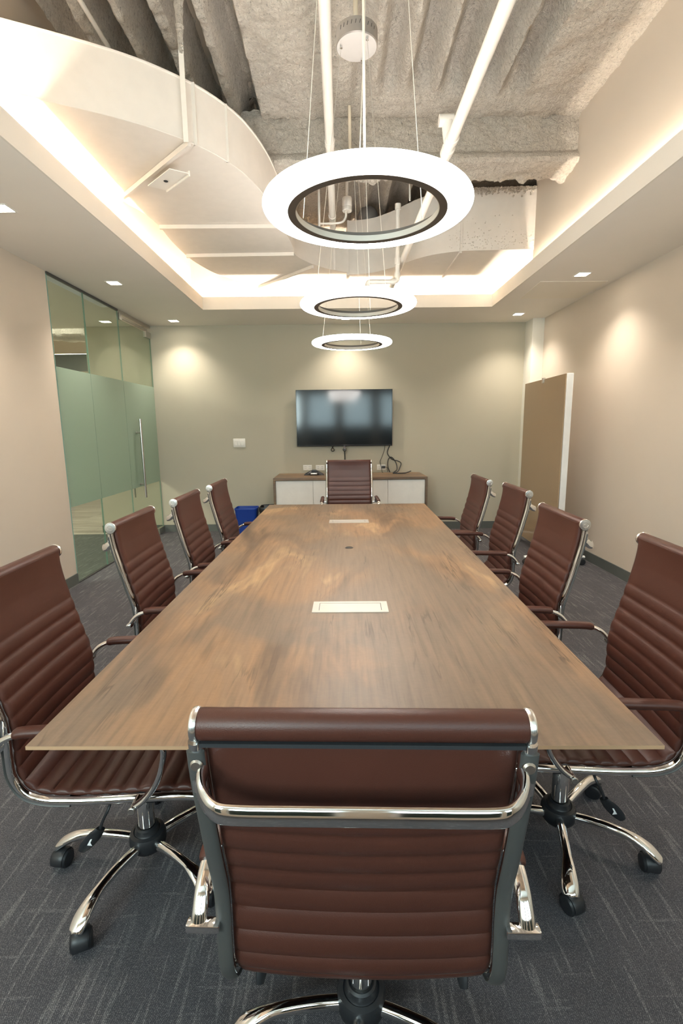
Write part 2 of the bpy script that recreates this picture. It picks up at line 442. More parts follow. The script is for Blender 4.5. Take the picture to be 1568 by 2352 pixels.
fs = [(i * m_ + k, (i + 1) * m_ + k, (i + 1) * m_ + k + 1, i * m_ + k + 1) for i in range(nx) for k in range(m_ - 1)]
struct(mb.add(vs, fs), 'ceiling_beam', m_spray)

# cove LED strips hidden behind the fascia
def led(x0, x1, y0, y1, z, which):
    o = MB().box(x0, x1, y0, y1, z, z + .006).build('led_strip', m_led, None, smooth=False)
    tag(o, f'slim LED strip glowing behind the {which} ceiling fascia', 'light strip', 'cove LED strips')
    return o
led(LX0 - .080, LX0 - .062, LY0, LY1, 2.850, 'left')
led(LX1 + .016, LX1 + .024, LY0, 4.9, 2.870, 'right').data.materials[0] = emis('led_strip_glow_right', (1, .88, .73), 60)
led(LX1 + .20, LX1 + .23, 5.0, 6.25, 2.850, 'rear right')
led(LX0 + .1, LX1 - .02, LY1 + .24, LY1 + .27, 2.850, 'rear')

# ------------------------------------------------------------------ duct
S = (3.08 - 1.45) / 1.6
near = [(-1.74, 2.64), (-1.60, 2.675), (-1.53, 2.700), (-1.236, 2.833), (-1.02, 2.955), (-.84, 3.10), (-.72, 3.235), (-.618, 3.40), (-.56, 3.55), (-.515, 3.72), (-.475, 3.95), (-.452, 4.217), (-.42, 4.5), (-.395, 4.85)]
near2 = [(-.40, 4.90), (-.385, 5.0), (-.33, 5.12), (-.235, 5.25), (-.09, 5.40), (.05, 5.49), (.117, 5.52)]
near3 = [(.117, 5.55), (.25, 5.53), (.388, 5.475), (.5, 5.38), (.592, 5.286), (.68, 5.17), (.776, 5.06), (.92, 4.95), (1.14, 4.872), (1.39, 4.855), (1.78, 4.84), (2.3, 4.84)]
far = [(.117, 6.12), (-.5, 6.08), (-.885, 5.99), (-1.08, 5.80), (-1.26, 5.54), (-1.36, 5.25), (-1.41, 4.99), (-1.43, 4.6), (-1.42, 4.28), (-1.45, 4.03), (-1.50, 3.89), (-1.54, 3.8), (-1.74, 3.77)]
sc = lambda L: [(x * S, y * S) for x, y in L]
def sm(L, n=5): return [(p.x, p.y) for p in catmull([(x, y, 0) for x, y in L], n)]
duct = empty('air_duct', (0, 4.5, 3.08), label='large white curved rectangular air duct snaking across the left and rear of the ceiling opening', cat='duct')
def dchild(mb, name, mat=None, **kw):
    mb.v = [(x, y - 4.5, z - 3.08) for x, y, z in mb.v]
    return mb.build(name, mat or m_duct, duct, **kw)
dchild(MB().prism(sc(sm(near)) + sc(sm(near2)) + sc(sm(far)), 3.08, 3.40), 'elbow_section')
dchild(MB().prism(sc(sm(near3)) + [(2.34, 6.29), (.12, 6.29)], 3.065, 3.60), 'branch_section')
def bar2(a, b, z, w=.022, h=.03):
    a = Vector((a[0] * S, a[1] * S, z)); b = Vector((b[0] * S, b[1] * S, z)); d = (b - a).normalized(); n = Vector((-d.y, d.x, 0)) * w / 2
    vs = [a - n, b - n, b + n, a + n]; vs = vs + [v + Vector((0, 0, h)) for v in vs]
    return MB().add(vs, [(0, 3, 2, 1), (4, 5, 6, 7), (0, 1, 5, 4), (1, 2, 6, 5), (2, 3, 7, 6), (3, 0, 4, 7)])
for a, b in (((-.825, 3.085), (-1.545, 3.80)), ((-1.41, 4.25), (-.46, 4.26)), ((-1.40, 4.92), (-.40, 4.90)), ((-.90, 5.98), (-.246, 5.27)), ((1.14, 4.872), (1.136, 5.65))):
    dchild(bar2(a, b, 3.048), 'flange', smooth=False)
dchild(bar2((.112, 5.52), (.112, 6.1), 3.05, .03, .03), 'flange', smooth=False)
# top rolled edge along the near face
top = [(x, y, 3.395) for x, y in sc(sm(near)) + sc(sm(near2))]
dchild(MB().tube(top, .007, 6), 'rolled_edge')
bot = [(x, y - .001, 3.083) for x, y in sc(sm(near))]
dchild(MB().tube(bot, .004, 6), 'rolled_edge')
# vertical joint beads on the near faces
for (x, y), z0, z1 in (((-.80, 3.135), 3.08, 3.40), ((-.66, 3.325), 3.08, 3.40), ((-.03, 5.44), 3.08, 3.4), ((.117, 5.54), 3.06, 3.6), ((1.14, 4.868), 3.06, 3.6)):
    dchild(MB().cbox((x * S, y * S, (z0 + z1) / 2), (.02, .012, z1 - z0)), 'joint_bead', smooth=False)
# hanger straps (with fireproofing overspray on the tall one)
mb = MB().cbox((-.852, 3.125, (3.06 + 3.86) / 2), (.028, .006, .80)); dchild(mb, 'hanger_strap', m_pipe, smooth=False)
mb = MB(); vs = []
pts = [(-.852 + .008 * noise.noise(Vector((k * .7, 0, 0))), 3.125, 3.50 + k * .012) for k in range(30)]
rr = [.010 + .014 * abs(noise.noise(Vector((k * .5, 3, 0)))) + .0007 * k for k in range(30)]
dchild(MB().tube(pts, rr, 8), 'overspray', m_spray)
rnd = random.Random(3); mb = MB()
for k in range(420):
    if k < 230: x = rnd.uniform(1.22, 1.84); z = 3.60 - abs(rnd.gauss(0, .028)); r_ = rnd.uniform(.004, .013)
    else: x = rnd.uniform(1.05, 1.84); z = 3.075 + abs(rnd.gauss(0, .10)); r_ = rnd.uniform(.0018, .005)
    bm = bmesh.new(); bmesh.ops.create_icosphere(bm, subdivisions=1, radius=r_)
    for v_ in bm.verts: v_.co *= 1 + rnd.uniform(-.3, .3); v_.co.y *= .7
    yy = 4.84 * S + (.0153 * S * max(0, 1.78 - x) / .39) - .001
    for v_ in bm.verts: v_.co += Vector((x, yy, z))
    mb.bm(bm)
dchild(mb, 'overspray', m_spray, fixn=False)['kind'] = 'stuff'
# access bracket under the first flange
A = Vector((-.825, 3.085)) * S; B = Vector((-1.545, 3.80)) * S; d = (B - A).normalized(); n = Vector((d.y, -d.x)) * -1
o_ = A.lerp(B, .22)
q = [A.lerp(B, .24), A.lerp(B, .53)]
nn = Vector((-d.y, d.x)) * -1
P4 = [q[0], q[1], q[1] + Vector((.10, .06)), q[0] + Vector((.10, .06))]
dchild(MB().prism([(p.x, p.y) for p in P4], 3.012, 3.017).prism([(P4[3].x, P4[3].y), (P4[2].x, P4[2].y), (P4[2].x + .006, P4[2].y + .004), (P4[3].x + .006, P4[3].y + .004)], 3.0, 3.03), 'bracket_plate', m_pipe, smooth=False)
hc = A.lerp(B, .40) + Vector((.045, .03))
dchild(MB().lathe([(.014, 3.0095), (.014, 3.0115)], (hc.x, hc.y, 0), 16), 'bracket_hole', m_slot)

# pipes
def pipe(pts, r, name, label, cat='pipe', group=None, fit=(), mat=None):
    c = Vector(pts[0]); o = empty(name, c, label=label, cat=cat, group=group)
    L = lambda P: [tuple(Vector(p) - c) for p in P]
    MB().tube(L(pts), r, 16).build('pipe_run', mat or m_pipe, o)
    for a, b, rr in fit: MB().tube(L([a, b]), rr, 16).build('coupling', mat or m_pipe, o)
    return o
pipe([(-.050, .7, 3.40), (-.040, 5.3, 3.40)], .030, 'ceiling_pipe', 'thick white pipe running lengthwise just left of the ring lamp canopies', fit=[((-.043, 3.78, 3.40), (-.043, 3.84, 3.40), .035), ((-.041, 5.0, 3.40), (-.041, 5.06, 3.40), .035)])
pb = pipe([(.650, .7, 3.0), (.636, 3.08, 3.0)], .030, 'ceiling_pipe', 'thick white pipe running lengthwise over the right side of the rings, with a tee', fit=[((.636, 2.98, 3.0), (.636, 3.02, 3.0), .037), ((.635, 3.08, 2.995), (.635, 3.14, 2.995), .037)])
c0 = Vector((.650, .7, 3.0))
MB().tube([Vector(p) - c0 for p in ((.634, 3.1, 2.985), (.62, 4.4, 2.985), (.60, 5.95, 2.985))], .028, 16).build('pipe_run', m_pipe, pb)
MB().tube([Vector(p) - c0 for p in catmull([(.634, 3.04, 3.0), (.625, 3.04, 3.05), (.62, 3.04, 3.10)], 4)], .034, 16).build('tee_fitting', m_pipe, pb)
MB().tube([Vector(p) - c0 for p in ((.65, 3.04, 3.11), (.57, 3.04, 3.11))], .030, 16).build('tee_fitting', m_pipe, pb)
pipe([(.560, 4.9, 3.43)] + catmull([(.560, 4.9, 3.2), (.560, 4.9, 2.84), (.553, 4.9, 2.80), (.52, 4.9, 2.785), (.32, 4.9, 2.785), (.285, 4.9, 2.775), (.272, 4.9, 2.73)], 4), .021, 'drain_pipe', 'thin white vertical drain pipe turning left in front of the rear duct',
     fit=[((.560, 4.9, 3.40), (.560, 4.9, 3.45), .027), ((.560, 4.9, 2.93), (.560, 4.9, 2.99), .027), ((.50, 4.9, 2.785), (.54, 4.9, 2.785), .027), ((.560, 4.9, 2.82), (.560, 4.9, 2.86), .027)])
pipe([(-1.33, .7, 3.68), (-1.34, 3.6, 3.68)], .013, 'conduit', 'slim white conduit at the upper left crossing above the curved duct', 'conduit')
pipe([(.27 - .43, 4.9, 3.74), (-.16, 4.9, 3.25)], .011, 'threaded_rod', 'thin white rod hanging behind the beam on the left of the ring lamp centre', 'rod')
pipe([(.62, 4.62, 3.74), (.63, 4.62, 3.36)], .007, 'threaded_rod', 'thin white rod hanging behind the beam on the right beside the drain pipe', 'rod')
jb = empty('junction_box', (.098, 5.0, 3.43), label='small white cylindrical junction box hanging on a stem behind the beam', cat='junction box')
MB().lathe([(.040, .0), (.046, .006), (.046, .035), (.044, .038), (.046, .041), (.046, .112), (.040, .120)], seg=24).build('body', m_pipe, jb)
MB().tube([(0, 0, .12), (.0, 0, .33)], .014, 10).build('stem', m_pipe, jb)
MB().tube(catmull([(-.01, 0, 0), (-.015, 0, -.05), (-.05, .0, -.09), (-.13, 0, -.10), (-.26, 0, -.10)], 5), .010, 8).build('elbow_conduit', m_pipe, jb)
dome = MB().lathe([(.115, 0), (.118, .03), (.108, .09), (.085, .135), (.05, .16), (0.0, .17)], (0, 0, 0), 28).build('round_damper', plain('grey_galvanised', (.26, .25, .24), .5, .4), None, loc=(.335, 5.75, 3.605))
tag(dome, 'grey domed cap standing on the rear duct in the dark bay', 'damper')

# ------------------------------------------------------------------ ring pendants
def pendant(x, y, z, cz, angs, label, rz=0):
    root = empty('ring_pendant', (x, y, z), rz, label=label, cat='pendant lamp', group='glowing ring lamps over the table')
    Ro, Ri, h = .31, .237, .015
    prof = []
    for k in range(0, 13):
        a = -PI / 2 + PI * k / 12
        prof.append((Ro - .020 + .020 * math.cos(a), h * math.sin(a)))
    prof += [(Ri, h), (Ri, -h)]
    MB().lathe(prof, seg=128, closed=True).build('light_ring', m_ring, root)
    pr = [(Ri, -h - .002), (Ri, h + .003), (Ri - .004, h + .003), (Ri - .004, -h + .001), (Ri - .023, -h + .001), (Ri - .023, -h - .002)]
    mr = MB().lathe(pr, seg=128, closed=True).build('metal_ring', m_ringmetal, root)
    pr = [(Ri - .0228, -h - .0015), (Ri - .0245, -h - .0015), (Ri - .0245, -h + .016), (Ri - .0228, -h + .016)]
    MB().lathe(pr, seg=128, closed=True).build('inner_lip', m_ringlip, mr)
    MB().lathe([(Ri - .024, -h + .010), (Ri - .0005, -h + .010), (Ri - .0005, -h + .012), (Ri - .024, -h + .012)], seg=128, closed=True).build('inner_shelf', m_ringmetal, mr)
    cp = MB().lathe([(.098, cz - z), (.1025, cz - z + .004), (.1025, cz - z + .066), (.095, cz - z + .070)], seg=48).build('ceiling_canopy', m_canopy, root)
    sl = MB()
    for k in range(10):
        a = -PI / 2 + (k - 4.5) * .2; c = Vector((math.cos(a), math.sin(a), 0)) * .1022; tdir = Vector((-math.sin(a), math.cos(a), 0))
        for s_ in (0,):
            v0 = c - tdir * .0012 + Vector((0, 0, cz - z + .035)); v1 = c + tdir * .0012 + Vector((0, 0, cz - z + .035)); sh = tdir * .004 + Vector((0, 0, .016)); o2 = c.normalized() * .001
            sl.add([v0 + o2, v1 + o2, v1 + sh + o2, v0 + sh + o2, v0 - o2, v1 - o2, v1 + sh - o2, v0 + sh - o2], [(0, 1, 2, 3), (7, 6, 5, 4), (0, 4, 5, 1), (2, 6, 7, 3), (1, 5, 6, 2), (0, 3, 7, 4)])
    sl.build('vent_slots', m_slot, cp)
    for s_ in (-1, 1): MB().lathe([(.018, cz - z + .068), (.020, cz - z + .085), (.014, cz - z + .10)], (s_ * .022, -.03, 0), 16).build('cable_gland', m_whitep, cp)
    MB().tube([(-.004, .03, cz - z + .07), (-.004, .03, DECK + .03 - z)], .012, 12).build('support_stem', m_cord, root)
    for a, b in angs:
        p = (.078 * math.cos(R(a)), .078 * math.sin(R(a)), cz - z - .001); q = ((Ri - .008) * math.cos(R(b)), (Ri - .008) * math.sin(R(b)), h + .003)
        sc_ = MB().lathe([(.006, p[2] - .009), (.0065, p[2] - .004), (.0065, p[2] + .001)], (p[0], p[1], 0), 12).build('screw', m_chrome, cp)
        MB().tube([p, q], .0012, 6).build('suspension_wire', m_wire, root)
    return root
Z_R = 2.094
pendant(.091, 1.606, Z_R, 3.30, [(188, 150), (308, 35), (68, 262)], 'nearest and largest looking of the three glowing ring pendants')
MB().tube([(-.018, -.215, .026), (-.02, -.12, 1.20)], .0032, 8).build('power_cord', m_cord, bpy.data.objects['ring_pendant'])
pendant(.109, 2.786, Z_R + .002, 3.297, [(188, 190), (308, 305), (68, 70)], 'middle one of the three glowing ring pendants')
pendant(.106, 3.978, Z_R - .002, 3.297, [(188, 190), (308, 305), (68, 70)], 'farthest and smallest looking of the three glowing ring pendants, nearest the television')

# ------------------------------------------------------------------ downlights
def downlight(x, y, label, power=20):
    root = empty('recessed_downlight', (x, y, ZC), label=label, cat='downlight', group='square recessed downlights')
    f = MB(); a, b = .064, .052
    for x0, x1, y0, y1 in ((-a, a, -a, -b), (-a, a, b, a), (-a, -b, -b, b), (b, a, -b, b)): f.box(x0, x1, y0, y1, -.004, -.0003)
    f.build('trim_frame', m_whitep, root, smooth=False)
    MB().box(-b, b, -b, b, -.002, -.0003).build('diffuser', m_down, root, smooth=False)
    L = bpy.data.lights.new('downlight_beam', 'SPOT'); L.energy = power; L.color = (1, .90, .77); L.spot_size = R(118); L.spot_blend = .9; L.shadow_soft_size = .045
    o = bpy.data.objects.new('downlight_beam', L); COL.objects.link(o); o.parent = root; o.location = (0, 0, -.02)
for x, y, lb in ((-2.07, 3.325, 'square downlight cut by the left edge of the picture'), (-2.096, 4.928, 'square downlight above the glass wall, second from the rear on the left'),
                 (-2.09, 6.599, 'square downlight in the rear left corner of the soffit'), (.101, 6.56, 'square downlight over the television, almost hidden behind the middle ring'),
                 (2.247, 4.809, 'square downlight on the right side just in front of the ceiling hatch'), (2.239, 6.424, 'square downlight in the rear right corner near the white column'),
                 (2.25, 3.19, 'square downlight on the right side outside the picture, near the middle'), (2.25, 1.55, 'square downlight on the right side outside the picture, near the camera'),
                 (-2.08, 1.7, 'square downlight on the left side outside the picture, near the camera')):
    downlight(x, y, lb)
struct(MB().prism([(1.95, 5.03), (2.60, 5.03), (2.62, 5.66), (1.985, 5.66), (1.985, 5.20), (1.95, 5.12)][:4], ZC - .003, ZC), 'ceiling_hatch', m_hatch, smooth=False)

# ------------------------------------------------------------------ glass wall, door
def pane(name, y0, y1, z0, z1, kind, label=None, cat=None):
    root = empty(name, (XL, (y0 + y1) / 2, 0)); h = (y1 - y0) / 2
    if kind: root['kind'] = kind
    MB().box(-.006, .006, -h + .003, h - .003, z0, z1).build('glass_pane', m_glass, root, smooth=False)
    MB().box(-.0062, .0062, -h + .001, -h + .003, z0, z1).box(-.0062, .0062, h - .003, h - .001, z0, z1).build('glass_edge', m_glass_edge, root, smooth=False)
    MB().box(.0065, .0075, -h + .003, h - .003, .735, 2.012).build('frosted_band', m_frost, root, smooth=False)
    return root
pane('window_5', GY, 5.172, .012, 2.79, 'structure')
pane('window_6', 5.172, 5.945, .012, 2.79, 'structure')
door = pane('door_1', 5.945, 6.905, .012, 2.70, 'structure')
struct(MB().box(XL - .012, XL + .012, GY, 5.945, 2.787, ZC).box(XL - .012, XL + .012, GY, 5.945, 0, .012), 'trim_5', m_railback, smooth=False)
struct(MB().box(XL - .014, XL + .014, 5.945, YB, 2.775, ZC), 'trim_6', m_steel, smooth=False)
cy = 6.425
def dpart(mb, name, mat, **kw):
    mb.v = [(x - XL, y - cy, z) for x, y, z in mb.v]; return mb.build(name, mat, door, **kw)
dpart(MB().box(XL - .02, XL + .02, 6.74, 6.90, 2.64, 2.715), 'top_patch_fitting', m_steel, smooth=False)
dpart(MB().box(XL - .02, XL + .02, 5.96, 6.02, 2.70, 2.775).box(XL - .012, XL + .012, 6.0, 6.80, 2.722, 2.745), 'overhead_stop', m_steel, smooth=False)
dpart(MB().box(XL - .02, XL + .02, 6.70, 6.90, .004, .09), 'bottom_patch_fitting', m_steel, smooth=False)
hd = dpart(MB().tube([(XL + .07, 6.19, .60), (XL + .07, 6.19, 1.575)], .0155, 20), 'pull_handle', m_steel)
dpart(MB().tube([(XL - .07, 6.19, .60), (XL - .07, 6.19, 1.575)], .0155, 20), 'pull_handle', m_steel)
for z in (.77, 1.41):
    o = MB().tube([(-.068, 0, z), (.068, 0, z)], .010, 14).tube([(.006, 0, z), (.02, 0, z)], .014, 14); o.v = [(x, y + 6.19 - cy, zz) for x, y, zz in o.v]; o.build('handle_mount', m_steel, door)

# corridor seen through the glass
struct(MB().box(-8.1, -8, 2.0, 11.2, 0, 3.9), 'wall_corridor_left', m_wall, smooth=False)
struct(MB().box(-8, -2.4, 11.1, 11.2, 0, 3.9), 'wall_corridor_end', m_wall, smooth=False)
struct(MB().box(-8, XL - .12, 1.9, 2.0, 0, 3.9), 'wall_corridor_near', m_wall, smooth=False)
struct(MB().box(-3.395, -3.275, YB + .12, 11.1, 0, 3.9), 'wall_corridor_right', m_wall_back, smooth=False)
struct(MB().box(-8, XL - .13, 2.0, 5.85, ZC, ZC + .25).box(-3.9, XL - .0, 5.85, YB + .1, ZC, ZC + .25).box(-8, -3.4, 9.3, 11.1, 2.55, 2.80), 'ceiling_corridor', m_ceil, smooth=False)
struct(MB().box(-8, -3.2, 5.85, 11.1, 3.9, 4.0), 'ceiling_corridor_slab', m_duct, smooth=False)
struct(MB().box(-8, -3.396, 9.27, 9.30, 2.50, 2.80), 'trim_7', plain('dark_fascia', (.035, .036, .03), .6), smooth=False)
mb = MB(); vs = []; nx = 90; ring = [(8.75, 3.05), (8.8, 3.0), (8.95, 2.99), (9.1, 3.0), (9.16, 3.08), (9.15, 3.5), (9.15, 3.7), (8.76, 3.7), (8.75, 3.4)]
for i in range(nx + 1):
    x = -8 + 4.6 * i / nx
    for y, z in ring:
        q = Vector((x, y, z)); n = .10 * noise.fractal(q * 2.2, 1, 2.2, 3); vs.append((x, y + (y - 8.95) * n * 2, z + (z - 3.3) * n * 2))
k_ = len(ring); fs = [(i * k_ + k, (i + 1) * k_ + k, (i + 1) * k_ + (k + 1) % k_, i * k_ + (k + 1) % k_) for i in range(nx) for k in range(k_)]
struct(mb.add(vs, fs), 'ceiling_corridor_beam', m_spray)
cp_ = pipe([(-8.0, 7.2, 3.55), (-3.4, 7.6, 3.35)], .05, 'corridor_pipe', 'white pipe under the corridor ceiling seen through the first glass pane')
o = MB().box(-7.9, -3.45, 9.36, 9.40, 2.81, 2.82).build('led_strip', emis('corridor_led_glow', (1, .84, .65), 5), None, smooth=False)
tag(o, 'LED strip glowing on the dark corridor soffit beyond the glass', 'light strip', 'cove LED strips')

def area(name, loc, rot, sx, sy, e, c):
    L = bpy.data.lights.new(name, 'AREA'); L.shape = 'RECTANGLE'; L.size = sx; L.size_y = sy; L.energy = e; L.color = c
    o = bpy.data.objects.new(name, L); COL.objects.link(o); o.location = loc; o.rotation_euler = rot; return o
area('corridor_fill', (-5.6, 3.8, 2.79), (0, 0, 0), 1.6, 1.6, 70, (1, .93, .82))  # added fill without a fixture, brightens the corridor behind the glass
area('corridor_fill', (-5.2, 7.6, 3.85), (0, 0, 0), 1.2, 1.2, 30, (1, .93, .82))  # second added fill, lifts the far end of the corridor
for i, (a, b) in enumerate(wins):
    area('window_daylight', ((a + b) / 2, YF - .16, (WZT + WZ1) / 2), (R(90), 0, 0), b - a, WZ1 - WZT, (36, 8, 8, 9)[i], (.82, .89, 1.0) if i == 0 else (.74, .85, 1.0))

# ------------------------------------------------------------------ conference table
TH = -.0182
tab = empty('conference_table', (.0293, .9906 + 1.7452, 0), TH, label='long rectangular conference table with rustic brown wood top in the middle of the room', cat='table')
hw, hl = .712, 1.7452
tp = MB()
tp.add([(-hw, -hl, .75), (hw, -hl, .75), (hw, hl, .75), (-hw, hl, .75), (-hw, -hl, .741), (hw, -hl, .741), (hw, hl, .741), (-hw, hl, .741),
        (-hw + .05, -hl + .05, .722), (hw - .05, -hl + .05, .722), (hw - .05, hl - .05, .722), (-hw + .05, hl - .05, .722)],
       [(0, 1, 2, 3), (0, 4, 5, 1), (1, 5, 6, 2), (2, 6, 7, 3), (3, 7, 4, 0), (4, 8, 9, 5), (5, 9, 10, 6), (6, 10, 11, 7), (7, 11, 8, 4), (11, 10, 9, 8)], 0)
tp.mi = [0, 1, 1, 1, 1, 0, 0, 0, 0, 0]
tp.build('tabletop', [m_wood, m_woodedge], tab, smooth=False)
for y in (-.62, .62):
    MB().bbox(-.20, .20, y - .22, y + .22, .02, .722, .006).build('pedestal', m_wood, tab)
    MB().bbox(-.21, .21, y - .23, y + .23, .0, .02, .004).build('plinth', m_blackp, tab)
MB().box(-.03, .03, -.40, .40, .45, .70).build('modesty_beam', m_wood, tab, smooth=False)
def pbox(x, y, label):
    root = empty('power_box', (x, y, .75), TH, label=label, cat='power box', group='flip-lid power boxes in the table')
    a, b = .147, .058
    f = MB(); a2, b2 = .122, .040
    for x0, x1, y0, y1 in ((-a, a, -b, -b2), (-a, a, b2, b), (-a, -a2, -b2, b2), (a2, a, -b2, b2)): f.box(x0, x1, y0, y1, .0002, .0035)
    f.build('rim', m_box, root, smooth=False)
    MB().bbox(-a2 + .0015, a2 - .0015, -b2 + .001, b2 - .001, .0002, .0022, .0008, 1).build('lid', m_box, root)
    MB().box(-a2, -a2 + .0015, -b2, b2, .0002, .0012).box(a2 - .0015, a2, -b2, b2, .0002, .0012).build('lid_gap', m_slot, root, smooth=False)
pbox(.035, 1.845, 'pale rectangular power box in the table nearest the camera')
pbox(.065, 3.632, 'pale rectangular power box in the table near its far end')
g = MB().lathe([(.024, .0003), (.024, .002), (.019, .0022), (.018, .0008), (0.0, .0008)], seg=32).build('cable_grommet', m_grommet, None, loc=(.05, 2.815, .75))
tag(g, 'small round dark cable grommet between the two power boxes', 'grommet')

# ------------------------------------------------------------------ office chairs
PROF = [(-.335, 1.045), (-.322, .95), (-.303, .868), (-.278, .77), (-.255, .69), (-.249, .63), (-.250, .57), (-.247, .515), (-.222, .468), (-.175, .446), (-.10, .440), (0, .440), (.12, .444), (.22, .444), (.265, .434), (.288, .408)]
PP = [(p.x, p.y) for p in catmull([(y, z, 0) for y, z in PROF], 8)]
CUM = [0.0]
for i in range(1, len(PP)): CUM.append(CUM[-1] + math.dist(PP[i], PP[i - 1]))
def at_s(s):
    s = max(0, min(CUM[-1], s)); i = 1
    while i < len(CUM) - 1 and CUM[i] < s: i += 1
    t = (s - CUM[i - 1]) / (CUM[i] - CUM[i - 1]); a, b = Vector(PP[i - 1]), Vector(PP[i]); p = a.lerp(b, t)
    d = (b - a).normalized(); return p, Vector((-d.y, d.x))      # normal points to the sitter side
S_G0 = next(CUM[i] for i in range(len(PP)) if PP[i][1] < .868)
GR = [S_G0 + .0485 * k for k in range(30) if S_G0 + .0485 * k < CUM[-1] - .02]
S_SPLIT = GR[8]
HX = .2275
def panel(s0, s1, name, parent):
    step = .0048; ss = [s0 + (s1 - s0) * i / int((s1 - s0) / step) for i in range(int((s1 - s0) / step) + 1)]
    xs = [-HX, -HX + .004, -HX + .012, -HX + .03] + [(-HX + .03) + (2 * HX - .06) * i / 12 for i in range(1, 12)] + [HX - .03, HX - .012, HX - .004, HX]
    def thick(s):
        if s < GR[0]: d = min(GR[0] - s, .045) / .045; return .0085 + .0035 * math.sqrt(max(0, 1 - (1 - d) ** 2))
        for a, b in zip(GR, GR[1:] + [GR[-1] + .0485]):
            if a <= s < b: u = (s - a) / (b - a); return .0065 + .0070 * abs(math.sin(PI * u)) ** .55
        return .012
    n = len(xs); V = []; F = []
    for side in (1, -1):
        for s in ss:
            p, nn = at_s(s)
            for x in xs:
                e = min(1, (HX - abs(x)) / .02); e = math.sqrt(max(0, 1 - (1 - e) ** 2))
                sag = -.010 * (1 - (x / HX) ** 2) * min(1, s / .1)
                q = p + nn * (.008 + .006 * (1 - min(1, s / .055)) ** 1.5 + sag + side * thick(s) * (.25 + .75 * e))
                V.append((x, q.x, q.y))
    m = len(ss); K = n * m
    for j in range(m - 1):
        for i in range(n - 1):
            a = j * n + i
            F.append((a, a + 1, a + n + 1, a + n)); F.append((K + a, K + a + n, K + a + n + 1, K + a + 1))
        F.append((j * n, j * n + n, K + j * n + n, K + j * n)); e = n - 1
        F.append((j * n + e, K + j * n + e, K + j * n + n + e, j * n + n + e))
    for i in range(n - 1):
        F.append((i, K + i, K + i + 1, i + 1)); b = (m - 1) * n
        F.append((b + i, b + i + 1, K + b + i + 1, K + b + i))
    return MB().add(V, F).build(name, m_leather, parent)

